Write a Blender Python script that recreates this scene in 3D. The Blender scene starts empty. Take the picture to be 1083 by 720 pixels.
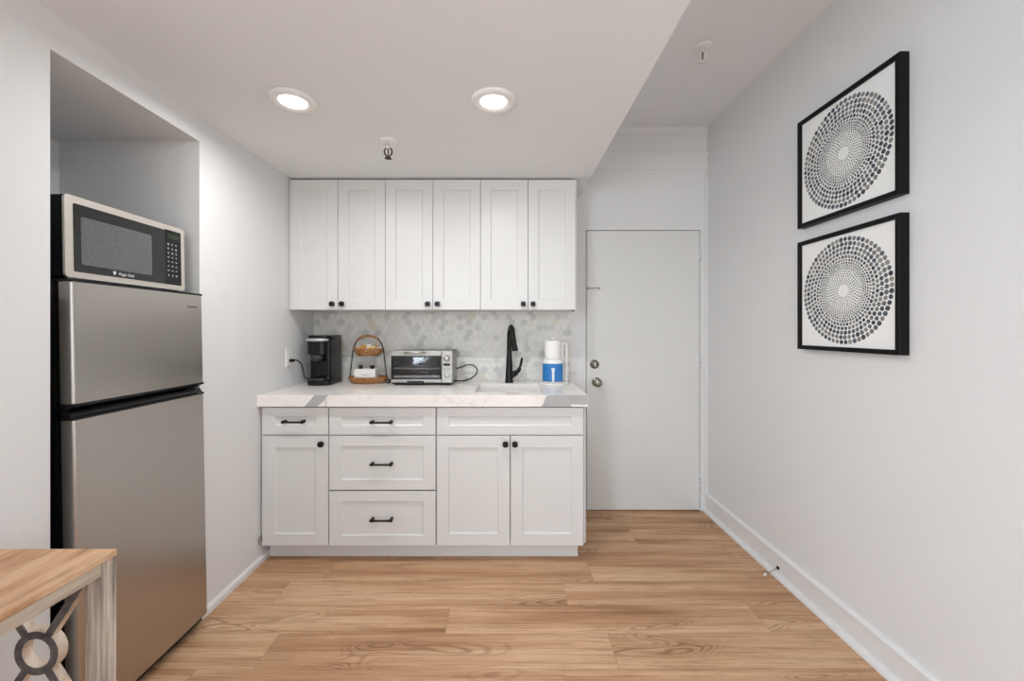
import bpy, bmesh, math, random
from mathutils import Vector, Matrix
PI = math.pi
R = math.radians
random.seed(7)
scene = bpy.context.scene
COL = scene.collection

# ---------------------------------------------------------------- helpers
def srgb(r, g, b):
    def f(c):
        c /= 255.0
        return c / 12.92 if c <= 0.04045 else ((c + 0.055) / 1.055) ** 2.4
    return (f(r), f(g), f(b), 1.0)

class NT:
    def __init__(s, name):
        s.m = bpy.data.materials.new(name)
        s.m.use_nodes = True
        s.t = s.m.node_tree
        s.b = s.t.nodes['Principled BSDF']
    def n(s, typ, **kw):
        nd = s.t.nodes.new(typ)
        for k, v in kw.items():
            setattr(nd, k, v)
        return nd
    def l(s, a, b):
        s.t.links.new(a, b)
    def setin(s, sock, v):
        if isinstance(v, (int, float)):
            sock.default_value = v
        elif isinstance(v, tuple):
            sock.default_value = v
        else:
            s.l(v, sock)
    def math(s, op, a, b=0.0, c=None):
        nd = s.n('ShaderNodeMath', operation=op)
        s.setin(nd.inputs[0], a)
        s.setin(nd.inputs[1], b)
        if c is not None:
            s.setin(nd.inputs[2], c)
        return nd.outputs[0]
    def mix(s, fac, a, b, blend='MIX'):
        nd = s.n('ShaderNodeMix', data_type='RGBA', blend_type=blend)
        s.setin(nd.inputs[0], fac)
        s.setin(nd.inputs[6], a)
        s.setin(nd.inputs[7], b)
        return nd.outputs[2]
    def ramp(s, fac, stops):
        nd = s.n('ShaderNodeValToRGB')
        cr = nd.color_ramp
        while len(cr.elements) < len(stops):
            cr.elements.new(0.5)
        for e, (p, c) in zip(cr.elements, stops):
            e.position = p
            e.color = c
        s.l(fac, nd.inputs[0])
        return nd.outputs[0]
    def coord(s, scale=(1, 1, 1), loc=(0, 0, 0), rot=(0, 0, 0), kind='Object'):
        tc = s.n('ShaderNodeTexCoord')
        mp = s.n('ShaderNodeMapping')
        mp.inputs['Scale'].default_value = scale
        mp.inputs['Location'].default_value = loc
        mp.inputs['Rotation'].default_value = rot
        s.l(tc.outputs[kind], mp.inputs[0])
        return mp.outputs[0]
    def noise(s, vec, scale=5, detail=4, rough=0.5, dist=0.0):
        nd = s.n('ShaderNodeTexNoise')
        s.l(vec, nd.inputs['Vector'])
        nd.inputs['Scale'].default_value = scale
        nd.inputs['Detail'].default_value = detail
        nd.inputs['Roughness'].default_value = rough
        nd.inputs['Distortion'].default_value = dist
        return nd.outputs[0]
    def bump(s, h, strength=0.2, dist=0.01):
        nd = s.n('ShaderNodeBump')
        nd.inputs['Strength'].default_value = strength
        nd.inputs['Distance'].default_value = dist
        s.l(h, nd.inputs['Height'])
        s.l(nd.outputs[0], s.b.inputs['Normal'])
    def p(s, **kw):
        names = dict(color='Base Color', rough='Roughness', metal='Metallic', spec='Specular IOR Level', coat='Coat Weight',
                     emis='Emission Color', estr='Emission Strength', trans='Transmission Weight', ior='IOR', alpha='Alpha',
                     aniso='Anisotropic')
        for k, v in kw.items():
            s.setin(s.b.inputs[names[k]], v)
        return s

M = {}
def plain(name, rgb, rough=0.5, metal=0.0, var=0.04, vscale=30, **kw):
    """procedural paint / plastic / metal: base colour with a faint noise in tone and gloss"""
    t = NT(name)
    v = t.coord()
    n = t.noise(v, vscale, 3)
    c = srgb(*rgb)
    lo = tuple(x * (1 - var) for x in c[:3]) + (1,)
    hi = tuple(min(1, x * (1 + var)) for x in c[:3]) + (1,)
    t.p(color=t.mix(n, lo, hi), metal=metal, **kw)
    t.p(rough=t.math('MULTIPLY_ADD', n, 0.03, rough - 0.015))
    M[name] = t.m
    return t

# walls: off-white paint with a faint trowel texture
def wallmat(name, rgb, bump=0.12):
    t = NT(name)
    v = t.coord()
    n1 = t.noise(v, 7, 5, 0.6)
    n2 = t.noise(v, 60, 3, 0.6)
    c = srgb(*rgb)
    t.p(color=t.mix(n1, tuple(x * .975 for x in c[:3]) + (1,), c), rough=0.62, spec=0.3)
    t.bump(t.math('ADD', n1, t.math('MULTIPLY', n2, 0.35)), bump, 0.012)
    M[name] = t.m
wallmat('wall_paint', (224, 224, 224))
wallmat('ceiling_paint', (233, 235, 237), 0.08)
plain('trim_paint', (224, 224, 224), 0.4, var=0.01)
plain('door_paint', (218, 218, 216), 0.42, var=0.015)
plain('cabinet_paint', (218, 218, 217), 0.36, var=0.008)
plain('cabinet_box', (208, 208, 207), 0.5, var=0.02)
plain('black_metal', (10, 10, 11), 0.36, var=0.05, spec=0.35)
plain('black_plastic', (11, 11, 12), 0.25, var=0.05, spec=0.35)
plain('black_matte', (9, 9, 10), 0.6, var=0.05, spec=0.2)
plain('oven_lining', (30, 30, 32), 0.5, 0.2, var=0.05)
plain('rack_chrome', (214, 213, 210), 0.35, 0.15, var=0.02)
plain('dark_grey_plastic', (52, 52, 53), 0.3, var=0.05)
plain('white_plastic', (236, 236, 234), 0.35, var=0.01)
plain('white_enamel', (236, 235, 232), 0.2, var=0.01)
plain('silver_plastic', (196, 196, 196), 0.28, 0.6, var=0.03)
plain('nickel', (150, 146, 138), 0.28, 1.0, var=0.05)
plain('steel_light', (190, 186, 180), 0.3, 0.85, var=0.03)
plain('champagne_metal', (205, 198, 190), 0.38, 0.55, var=0.03)
plain('sprinkler_brass', (66, 58, 48), 0.4, 0.8, var=0.1)
plain('paper_white', (240, 238, 234), 0.8, var=0.015)
plain('paper_cream', (226, 196, 138), 0.75, var=0.05)
plain('paper_brown', (196, 140, 70), 0.75, var=0.06)
plain('blue_print', (42, 120, 190), 0.45, var=0.08)
plain('ink_blue', (52, 70, 120), 0.6, var=0.05)
plain('frame_black', (9, 9, 10), 0.5, var=0.05, spec=0.2)
plain('mat_paper', (240, 240, 238), 0.8, var=0.008)
plain('dark_glass', (30, 31, 32), 0.08, var=0.03)
plain('grout', (220, 219, 215), 0.85, var=0.03)
plain('shadow_gap', (40, 39, 37), 0.8, var=0.05)
plain('key_print', (150, 156, 162), 0.5, var=0.15, vscale=90)
plain('rubber_grey', (120, 118, 114), 0.7, var=0.04)

# brushed steel fridge skin
def steel(name, rgb, rough, scale):
    t = NT(name)
    n = t.noise(t.coord(scale=scale), 1.0, 4, 0.6)
    c = srgb(*rgb)
    t.p(color=t.mix(n, tuple(x * .9 for x in c[:3]) + (1,), c), metal=1.0, rough=t.math('MULTIPLY_ADD', n, 0.12, rough))
    t.bump(n, 0.02, 0.002)
    M[name] = t.m
steel('brushed_steel', (190, 185, 179), 0.24, (3, 3, 420))
steel('oven_steel', (168, 165, 159), 0.32, (2, 90, 90))

# glass
t = NT('oven_glass'); n = t.noise(t.coord(), 3, 2)
t.p(color=(1, 1, 1, 1), rough=0.02, trans=1.0, ior=1.45)
tr = t.n('ShaderNodeBsdfTransparent'); tr.inputs[0].default_value = srgb(238, 238, 240)
gl = t.n('ShaderNodeBsdfGlossy'); gl.inputs['Roughness'].default_value = 0.04
fr = t.n('ShaderNodeFresnel'); fr.inputs[0].default_value = 1.5
mx = t.n('ShaderNodeMixShader')
t.l(fr.outputs[0], mx.inputs[0]); t.l(tr.outputs[0], mx.inputs[1]); t.l(gl.outputs[0], mx.inputs[2])
t.l(mx.outputs[0], t.t.nodes['Material Output'].inputs[0]); M['oven_glass'] = t.m

# microwave window: perforated screen behind dark glass
t = NT('screen_glass')
vo = t.n('ShaderNodeTexVoronoi'); vo.inputs['Scale'].default_value = 420; t.l(t.coord(), vo.inputs['Vector'])
t.p(color=t.ramp(vo.outputs['Distance'], [(0.25, srgb(60, 62, 64)), (0.55, srgb(98, 101, 103))]), rough=0.1, spec=0.6)
M['screen_glass'] = t.m

# lamp lens and displays (things that give off light)
t = NT('lamp_lens'); t.p(color=srgb(255, 255, 255), emis=srgb(255, 251, 244), estr=6.0, rough=0.5); M['lamp_lens'] = t.m
t = NT('green_display'); t.p(color=srgb(20, 28, 18), emis=srgb(90, 120, 60), estr=0.12, rough=0.2); M['green_display'] = t.m

# floor planks
def floor_material():
    t = NT('oak_planks')
    pw, pl = 0.185, 1.42
    tc = t.n('ShaderNodeTexCoord')
    sep = t.n('ShaderNodeSeparateXYZ'); t.l(tc.outputs['Object'], sep.inputs[0])
    x, y = sep.outputs[0], sep.outputs[1]
    yy = t.math('DIVIDE', t.math('ADD', y, 5.077), pw)
    row = t.math('FLOOR', yy)
    fy = t.math('FRACT', yy)
    wn = t.n('ShaderNodeTexWhiteNoise', noise_dimensions='1D'); t.l(row, wn.inputs['W'])
    xx = t.math('ADD', t.math('DIVIDE', t.math('ADD', x, 10.0), pl), t.math('MULTIPLY', wn.outputs[0], 7.0))
    colm = t.math('FLOOR', xx)
    fx = t.math('FRACT', xx)
    idv = t.n('ShaderNodeCombineXYZ'); t.l(row, idv.inputs[0]); t.l(colm, idv.inputs[1])
    w2 = t.n('ShaderNodeTexWhiteNoise', noise_dimensions='2D'); t.l(idv.outputs[0], w2.inputs['Vector'])
    rnd = w2.outputs[0]
    # per-plank shifted coordinates, stretched along the plank
    cv = t.n('ShaderNodeCombineXYZ')
    t.l(t.math('ADD', x, t.math('MULTIPLY', rnd, 37.0)), cv.inputs[0])
    t.l(t.math('ADD', y, t.math('MULTIPLY', rnd, 11.0)), cv.inputs[1])
    def mapped(sc):
        mp = t.n('ShaderNodeMapping'); mp.inputs['Scale'].default_value = sc
        t.l(cv.outputs[0], mp.inputs[0]); return mp.outputs[0]
    broad = t.noise(mapped((0.9, 5.0, 1)), 1.0, 3, 0.55, 0.4)
    fine = t.noise(mapped((3.0, 95.0, 1)), 1.0, 4, 0.7)
    pores = t.noise(mapped((9.0, 260.0, 1)), 1.0, 2, 0.6)
    # cathedral figure: contour lines of a smooth stretched field
    field = t.noise(mapped((1.3, 7.0, 1)), 1.0, 1.5, 0.4, 0.5)
    lines = t.math('SINE', t.math('MULTIPLY', field, 190.0))
    knot = t.math('SMOOTH_MIN', t.math('MAXIMUM', t.math('MULTIPLY', t.math('SUBTRACT', field, 0.56), 8.0), 0.0), 1.0, 0.1)
    fig = t.math('MULTIPLY', t.math('MULTIPLY', t.math('MAXIMUM', lines, 0.0), knot), 0.8)
    streak = t.noise(mapped((0.55, 17.0, 1)), 1.0, 4, 0.6, 0.25)
    mixn = t.math('ADD', t.math('MULTIPLY', broad, 0.4), t.math('MULTIPLY', streak, 0.6))
    base = t.ramp(mixn, [(0.33, srgb(146, 105, 73)), (0.43, srgb(190, 147, 110)), (0.54, srgb(215, 176, 140)), (0.68, srgb(229, 196, 162))])
    base = t.mix(t.math('MULTIPLY', rnd, 0.3), base, srgb(192, 150, 114))
    c = t.mix(t.math('MULTIPLY', fine, 0.3), base, srgb(150, 103, 67))
    dark = t.ramp(fine, [(0.50, (0, 0, 0, 1)), (0.68, (1, 1, 1, 1))])
    c = t.mix(t.math('MULTIPLY', dark, 0.6), c, srgb(124, 82, 52))
    pd = t.ramp(pores, [(0.58, (0, 0, 0, 1)), (0.7, (1, 1, 1, 1))])
    c = t.mix(t.math('MULTIPLY', pd, 0.35), c, srgb(118, 80, 52))
    c = t.mix(t.math('MULTIPLY', fig, 0.75), c, srgb(108, 70, 44))
    # seams
    ey = t.math('MINIMUM', fy, t.math('SUBTRACT', 1.0, fy))
    ex = t.math('MINIMUM', fx, t.math('SUBTRACT', 1.0, fx))
    sy = t.math('LESS_THAN', ey, 0.006)
    sx = t.math('LESS_THAN', ex, 0.0009)
    seam = t.math('MAXIMUM', sy, sx)
    c = t.mix(t.math('MULTIPLY', seam, 0.35), c, srgb(92, 60, 38))
    t.p(color=c, rough=t.math('MULTIPLY_ADD', fine, 0.15, 0.4), spec=0.35)
    t.bump(t.math('SUBTRACT', t.math('MULTIPLY', fine, 0.3), seam), 0.12, 0.003)
    M['oak_planks'] = t.m
floor_material()

# weathered wood of the console table; along = stretch axis
def weathered(name, cols, scale, plank=None):
    t = NT(name)
    v = t.coord(scale=scale)
    a = t.noise(v, 1.0, 5, 0.65, 0.3)
    b = t.noise(t.coord(scale=tuple(s * 3.2 for s in scale), loc=(3, 1, 7)), 1.0, 3, 0.6)
    c = t.ramp(a, [(0.3, srgb(*cols[0])), (0.48, srgb(*cols[1])), (0.68, srgb(*cols[2]))])
    d = t.ramp(b, [(0.55, (0, 0, 0, 1)), (0.75, (1, 1, 1, 1))])
    c = t.mix(t.math('MULTIPLY', d, 0.45), c, srgb(*cols[3]))
    if plank:
        tc = t.n('ShaderNodeTexCoord'); sp = t.n('ShaderNodeSeparateXYZ'); t.l(tc.outputs['Object'], sp.inputs[0])
        q = t.math('DIVIDE', t.math('ADD', sp.outputs[0], 3.0), plank)
        wn = t.n('ShaderNodeTexWhiteNoise', noise_dimensions='1D'); t.l(t.math('FLOOR', q), wn.inputs['W'])
        c = t.mix(t.math('MULTIPLY', wn.outputs[0], 0.4), c, srgb(*cols[2]))
        blot = t.ramp(t.noise(t.coord(scale=(9, 2.6, 5), loc=(5, 2, 1)), 1.0, 4, 0.6), [(0.56, (0, 0, 0, 1)), (0.68, (1, 1, 1, 1))])
        c = t.mix(t.math('MULTIPLY', blot, 0.7), c, srgb(*cols[3]))
        f = t.math('FRACT', q)
        s = t.math('LESS_THAN', f, 0.025)
        c = t.mix(t.math('MULTIPLY', s, 0.5), c, srgb(*cols[3]))
    t.p(color=c, rough=0.6, spec=0.25)
    t.bump(a, 0.2, 0.004)
    M[name] = t.m
weathered('acacia_top', [(140, 98, 66), (192, 148, 112), (216, 182, 150), (98, 78, 64)], (22, 3.4, 10), 0.062)
weathered('grey_wood_upright', [(104, 100, 98), (178, 166, 154), (222, 213, 202), (84, 86, 92)], (60, 60, 2.4))
weathered('grey_wood_rail', [(140, 126, 112), (186, 170, 153), (214, 202, 188), (110, 104, 98)], (38, 2.4, 38))
weathered('pale_wood', [(176, 156, 138), (214, 196, 178), (232, 220, 206), (168, 150, 136)], (22, 30, 22))
weathered('dark_grey_front', [(66, 65, 67), (92, 90, 91), (128, 122, 118), (60, 60, 63)], (22, 30, 22))  # dark grey tone for the front of the ring and cross only

# quartz worktop with grey veins
def quartz():
    t = NT('veined_quartz')
    tc = t.n('ShaderNodeTexCoord')
    sp = t.n('ShaderNodeSeparateXYZ'); t.l(tc.outputs['Object'], sp.inputs[0])
    x, y, z = sp.outputs
    v = t.coord()
    n = t.noise(v, 3.0, 6, 0.6, 0.6)
    n2 = t.noise(v, 14.0, 4, 0.6)
    wob = t.math('MULTIPLY', t.math('SUBTRACT', n2, 0.5), 0.03)
    base = t.ramp(n, [(0.3, srgb(236, 230, 225)), (0.6, srgb(243, 239, 235)), (0.8, srgb(233, 225, 219))])
    fv = t.ramp(t.math('ABSOLUTE', t.math('SUBTRACT', n, 0.5)), [(0.0, (1, 1, 1, 1)), (0.012, (0, 0, 0, 1))])
    c = t.mix(t.math('MULTIPLY', fv, 0.35), base, srgb(196, 184, 172))
    # slanting grey band through the front edge near the left
    u = t.math('ADD', t.math('SUBTRACT', x, t.math('MULTIPLY', t.math('SUBTRACT', z, 0.92), 0.95)), wob)
    band = t.math('MULTIPLY', t.math('LESS_THAN', t.math('ABSOLUTE', t.math('ADD', u, 1.052)), 0.04), t.math('LESS_THAN', y, 2.2865))
    # thin vein running back over the top
    w = t.math('ADD', t.math('SUBTRACT', t.math('ADD', x, 1.0), t.math('MULTIPLY', t.math('SUBTRACT', y, 2.28), 0.62)), wob)
    thin = t.math('LESS_THAN', t.math('ABSOLUTE', w), 0.006)
    # grey patch at the right end of the front edge
    r = t.math('GREATER_THAN', t.math('ADD', t.math('ADD', x, t.math('MULTIPLY', t.math('SUBTRACT', 0.95, z), 0.5)), wob), 0.235)
    r2 = t.math('LESS_THAN', t.math('ADD', t.math('SUBTRACT', y, 2.28), t.math('MULTIPLY', n2, 0.02)), 0.014)
    low = t.math('LESS_THAN', t.math('ADD', t.math('SUBTRACT', z, 0.887), wob), 0.012)
    notlow = t.math('SUBTRACT', 1.0, t.math('MULTIPLY', low, t.math('GREATER_THAN', x, 0.37)))
    patch = t.math('MULTIPLY', t.math('MULTIPLY', r, r2), notlow)
    g = t.mix(n2, srgb(160, 160, 162), srgb(188, 188, 189))
    c = t.mix(t.math('MULTIPLY', thin, 0.5), c, srgb(190, 180, 170))
    c = t.mix(t.math('MAXIMUM', band, patch), c, g)
    t.p(color=c, rough=0.22, spec=0.45)
    M['veined_quartz'] = t.m
quartz()

# marble hexagons
t = NT('hex_marble')
g = t.n('ShaderNodeNewGeometry')
v = t.coord()
n = t.noise(v, 16, 5, 0.65, 0.8)
rc = t.ramp(g.outputs['Random Per Island'], [(0.0, srgb(196, 197, 196)), (0.1, srgb(211, 211, 209)), (0.2, srgb(228, 227, 223)),
                                             (0.75, srgb(234, 232, 228)), (0.93, srgb(229, 226, 217)), (1.0, srgb(219, 212, 197))])
c = t.mix(t.ramp(n, [(0.42, (0, 0, 0, 1)), (0.78, (.5, .5, .5, 1))]), rc, srgb(196, 195, 192))
t.p(color=c, rough=0.3, spec=0.4); M['hex_marble'] = t.m

# printed dots of the pictures
t = NT('dot_ink')
g = t.n('ShaderNodeNewGeometry')
rc = t.ramp(g.outputs['Random Per Island'], [(0.0, srgb(50, 54, 60)), (0.25, srgb(76, 84, 94)), (0.5, srgb(104, 109, 114)),
                                             (0.75, srgb(126, 125, 122)), (1.0, srgb(152, 148, 142))])
t.p(color=rc, rough=0.8); M['dot_ink'] = t.m

# woven rattan
t = NT('rattan')
v = t.coord()
n = t.noise(v, 60, 4, 0.7)
t.p(color=t.ramp(n, [(0.3, srgb(112, 70, 38)), (0.5, srgb(168, 116, 70)), (0.72, srgb(206, 158, 106))]), rough=0.6)
t.bump(n, 0.3, 0.003); M['rattan'] = t.m

# ---------------------------------------------------------------- geometry helpers
def box(bm, x0, x1, y0, y1, z0, z1, bev=0.0, seg=2):
    vs = [bm.verts.new((x, y, z)) for x in (x0, x1) for y in (y0, y1) for z in (z0, z1)]
    F = [(0, 1, 3, 2), (4, 6, 7, 5), (0, 4, 5, 1), (2, 3, 7, 6), (0, 2, 6, 4), (1, 5, 7, 3)]
    fs = [bm.faces.new([vs[i] for i in f]) for f in F]
    if bev > 0:
        es = list({e for f in fs for e in f.edges})
        bmesh.ops.bevel(bm, geom=es, offset=bev, segments=seg, affect='EDGES', profile=0.5, clamp_overlap=True)

def tube(bm, pts, r, seg=10, closed=False, cap=True):
    pts = [Vector(p) for p in pts]
    n = len(pts)
    rr = r if isinstance(r, (list, tuple)) else [r] * n
    rings = []
    prev = None
    for i, p in enumerate(pts):
        if closed:
            d = pts[(i + 1) % n] - pts[i - 1]
        else:
            d = pts[min(i + 1, n - 1)] - pts[max(i - 1, 0)]
        d.normalize()
        if prev is None:
            a = Vector((0, 0, 1)) if abs(d.z) < 0.9 else Vector((1, 0, 0))
            u = d.cross(a).normalized()
        else:
            u = (prev - d * prev.dot(d)).normalized()
        prev = u
        w = d.cross(u)
        rings.append([bm.verts.new(p + (u * math.cos(k * 2 * PI / seg) + w * math.sin(k * 2 * PI / seg)) * rr[i]) for k in range(seg)])
    m = n if closed else n - 1
    for i in range(m):
        a, b = rings[i], rings[(i + 1) % n]
        for k in range(seg):
            f = bm.faces.new((a[k], a[(k + 1) % seg], b[(k + 1) % seg], b[k])); f.smooth = True
    if cap and not closed:
        bm.faces.new(list(reversed(rings[0]))); bm.faces.new(rings[-1])

def lathe(bm, prof, c=(0, 0, 0), seg=32, axis='Z', smooth=True, sx=1.0, sy=1.0):
    c = Vector(c)
    rings = []
    def pt(r, h, a):
        p, q = r * math.cos(a) * sx, r * math.sin(a) * sy
        return c + (Vector((p, q, h)) if axis == 'Z' else Vector((p, h, q)) if axis == 'Y' else Vector((h, p, q)))
    for r, h in prof:
        if r < 1e-6:
            rings.append([bm.verts.new(pt(0, h, 0))])
        else:
            rings.append([bm.verts.new(pt(r, h, k * 2 * PI / seg)) for k in range(seg)])
    for a, b in zip(rings, rings[1:]):
        for k in range(seg):
            k2 = (k + 1) % seg
            if len(a) == 1 and len(b) == 1: continue
            vs = (a[0], b[k2], b[k]) if len(a) == 1 else (a[k], a[k2], b[0]) if len(b) == 1 else (a[k], a[k2], b[k2], b[k])
            f = bm.faces.new(vs); f.smooth = smooth
    for rg, rev in ((rings[0], True), (rings[-1], False)):
        if len(rg) > 1:
            bm.faces.new(list(reversed(rg)) if rev else rg)

def prism(bm, pts, axis, d0, d1, bev=0.0):
    """extrude a 2-D outline; axis Z: pts=(x,y); Y: pts=(x,z); X: pts=(y,z)"""
    def V(p, d):
        return (p[0], p[1], d) if axis == 'Z' else (p[0], d, p[1]) if axis == 'Y' else (d, p[0], p[1])
    a = [bm.verts.new(V(p, d0)) for p in pts]
    b = [bm.verts.new(V(p, d1)) for p in pts]
    n = len(pts)
    fs = [bm.faces.new(a), bm.faces.new(list(reversed(b)))]
    for i in range(n):
        fs.append(bm.faces.new((a[i], b[i], b[(i + 1) % n], a[(i + 1) % n])))
    if bev > 0:
        es = [e for e in set(fs[0].edges) | set(fs[1].edges)]
        bmesh.ops.bevel(bm, geom=es, offset=bev, segments=2, affect='EDGES', profile=0.5, clamp_overlap=True)

def rrect(x0, x1, y0, y1, r, n=6):
    """rounded rectangle outline; r scalar or 4 radii (x0y0, x1y0, x1y1, x0y1)"""
    r = r if isinstance(r, (tuple, list)) else (r,) * 4
    out = []
    for (cx, cy, a0, q) in ((x0 + r[0], y0 + r[0], PI, r[0]), (x1 - r[1], y0 + r[1], 1.5 * PI, r[1]), (x1 - r[2], y1 - r[2], 0, r[2]), (x0 + r[3], y1 - r[3], .5 * PI, r[3])):
        for k in range(n + 1):
            a = a0 + k * PI / 2 / n
            out.append((cx + q * math.cos(a), cy + q * math.sin(a)))
    return out

def bez(p0, p1, p2, p3, n=16):
    p0, p1, p2, p3 = map(Vector, (p0, p1, p2, p3))
    return [p0 * (1 - t) ** 3 + p1 * 3 * t * (1 - t) ** 2 + p2 * 3 * t * t * (1 - t) + p3 * t ** 3 for t in [i / n for i in range(n + 1)]]

def spline(pts, n=8):
    P = [Vector(p) for p in pts]
    P = [P[0] * 2 - P[1]] + P + [P[-1] * 2 - P[-2]]
    out = []
    for i in range(1, len(P) - 2):
        for k in range(n):
            t = k / n
            a, b, c, d = P[i - 1], P[i], P[i + 1], P[i + 2]
            out.append(0.5 * ((2 * b) + (c - a) * t + (2 * a - 5 * b + 4 * c - d) * t * t + (3 * b - a - 3 * c + d) * t ** 3))
    out.append(P[-2])
    return out

def obj(name, bm, mat, parent=None, loc=None, smooth_angle=None):
    bmesh.ops.recalc_face_normals(bm, faces=bm.faces)
    me = bpy.data.meshes.new(name)
    bm.to_mesh(me); bm.free()
    me.materials.append(M[mat])
    o = bpy.data.objects.new(name, me)
    COL.objects.link(o)
    if parent is not None:
        o.parent = parent
    if loc is not None:
        o.location = loc
    return o
def B(): return bmesh.new()
def thing(name, label, cat, loc=(0, 0, 0), group=None, rot=(0, 0, 0)):
    o = bpy.data.objects.new(name, None); COL.objects.link(o)
    o.empty_display_size = 0.05
    o.location = loc; o.rotation_euler = rot
    return tag(o, label, cat, group)
def tag(o, label, cat, group=None):
    o['label'] = label; o['category'] = cat
    if group: o['group'] = group
    return o
def struct(name, bm, mat, parent=None):
    o = obj(name, bm, mat, parent)
    if parent is None: o['kind'] = 'structure'
    return o
def local(bm, root):
    """move world-space geometry into the frame of an unrotated thing"""
    bmesh.ops.translate(bm, verts=bm.verts, vec=-Vector(root.location)); return bm
def part(name, bm, mat, root):
    return obj(name, local(bm, root), mat, root)
def copy_tree(o, parent=None):
    c = o.copy(); COL.objects.link(c)
    c.parent = parent
    for ch in list(o.children):
        copy_tree(ch, c)
    return c
def text_mesh(body, size, depth=0.0003):
    cu = bpy.data.curves.new('lettering', 'FONT')
    cu.body = body; cu.size = size; cu.extrude = depth; cu.align_x = 'CENTER'; cu.align_y = 'CENTER'
    o = bpy.data.objects.new('lettering', cu); COL.objects.link(o)
    bpy.context.view_layer.update()
    me = bpy.data.meshes.new_from_object(o.evaluated_get(bpy.context.evaluated_depsgraph_get()))
    bpy.data.objects.remove(o); bpy.data.curves.remove(cu)
    bm = bmesh.new(); bm.from_mesh(me); bpy.data.meshes.remove(me)
    return bm

# ---------------------------------------------------------------- camera
F_PX, HC = 432.0, 1.314
cam = bpy.data.cameras.new('camera')
cam.sensor_width = 36.0; cam.sensor_fit = 'HORIZONTAL'
cam.lens = F_PX / 1083 * 36
cam.shift_x = 7.5 / 1083
cam.shift_y = -11.0 / 1083
cam.clip_start = 0.02
co = bpy.data.objects.new('camera', cam); COL.objects.link(co)
co.location = (0, 0, HC); co.rotation_euler = (PI / 2, 0, 0)
scene.camera = co

# ---------------------------------------------------------------- the room
XL, XR, YB, YF, ZC, ZS = -1.385, 1.471, 2.97, -3.2, 2.785, 2.287
bm = B(); box(bm, -2.15, 1.62, YF - .15, 3.12, -0.1, 0); struct('floor', bm, 'oak_planks')
bm = B(); box(bm, -2.15, 1.62, YF - .15, 3.12, ZC, ZC + .1); struct('ceiling', bm, 'ceiling_paint')
bm = B(); box(bm, XL, 0.549, -0.3, YB, ZS, ZC); struct('ceiling', bm, 'ceiling_paint')
bm = B()
A0, A1, AT = 1.244, 1.852, 2.17
box(bm, -2.15, XL, 1.08, A0, 0, ZC)
LY0, LY1, LZ0, LZ1 = -2.4, -0.8, .7, 2.3       # added opening in the left wall for side fill light, unseen behind camera
box(bm, XL - .15, XL, YF, LY0, 0, ZC); box(bm, XL - .15, XL, LY1, 1.08, 0, ZC)
box(bm, XL - .15, XL, LY0, LY1, 0, LZ0); box(bm, XL - .15, XL, LY0, LY1, LZ1, ZC)
box(bm, -2.15, XL, A1, 3.12, 0, ZC)
box(bm, -2.15, XL, A0, A1, AT, ZC); box(bm, -2.15, -2.02, A0, A1, 0, AT)
struct('wall_left', bm, 'wall_paint')
bm = B(); box(bm, XR, 1.62, YF, 3.12, 0, ZC); struct('wall_right', bm, 'wall_paint')
DX0, DX1, DZ = 0.589, 1.420, 2.041
bm = B()
box(bm, XL, DX0, YB, 3.12, 0, ZC); box(bm, DX1, XR, YB, 3.12, 0, ZC); box(bm, DX0, DX1, YB, 3.12, DZ, ZC)
box(bm, DX0, DX1, 3.05, 3.12, 0, DZ)
struct('wall_back', bm, 'wall_paint')
# wall behind the camera, with a window added as a fill light opening
WX0, WX1, WZ0, WZ1 = -1.1, 1.2, 0.75, 2.35
bm = B()
box(bm, -2.15, WX0, YF - .15, YF, 0, ZC); box(bm, WX1, 1.62, YF - .15, YF, 0, ZC)
box(bm, WX0, WX1, YF - .15, YF, 0, WZ0); box(bm, WX0, WX1, YF - .15, YF, WZ1, ZC)
struct('wall_front', bm, 'wall_paint')
bm = B()
for a, b, c, d in ((WX0, WX0 + .06, WZ0, WZ1), (WX1 - .06, WX1, WZ0, WZ1), (WX0 + .06, WX1 - .06, WZ0, WZ0 + .06), (WX0 + .06, WX1 - .06, WZ1 - .06, WZ1), (.02, .08, WZ0 + .06, WZ1 - .06)):
    box(bm, a, b, YF - .1, YF - .04, c, d, .004)
struct('added_window_1', bm, 'trim_paint')  # frame of the added rear window, never in view
bm = B()
for a, b, c, d in ((LY0, LY0 + .06, LZ0, LZ1), (LY1 - .06, LY1, LZ0, LZ1), (LY0 + .06, LY1 - .06, LZ0, LZ0 + .06), (LY0 + .06, LY1 - .06, LZ1 - .06, LZ1)):
    box(bm, XL - .1, XL - .04, a, b, c, d, .004)
struct('added_window_2', bm, 'trim_paint')  # frame of the added side window, never in view

# baseboards
def profile_run(name, prof, y0, y1):
    bm = B()
    a = [bm.verts.new((x, y0, z)) for x, z in prof]; b = [bm.verts.new((x, y1, z)) for x, z in prof]
    n = len(prof)
    bm.faces.new(a); bm.faces.new(list(reversed(b)))
    for i in range(n): bm.faces.new((a[i], b[i], b[(i + 1) % n], a[(i + 1) % n]))
    return struct(name, bm, 'trim_paint')
q = [(XR - .038 + .022 * (1 - math.cos(a)), .003 + .022 * math.sin(a)) for a in [i * PI / 12 for i in range(7)]]
profile_run('baseboard_right', [(XR, 0), (XR - .038, 0)] + q + [(XR - .015, .026), (XR - .015, .108), (XR - .020, .112), (XR - .020, .121), (XR - .014, .129), (XR - .006, .134), (XR, .134)], YF, YB)
profile_run('baseboard_left', [(XL, 0), (XL + .016, 0), (XL + .016, .022), (XL + .011, .032), (XL + .004, .036), (XL, .036)], A1, YB)
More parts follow.
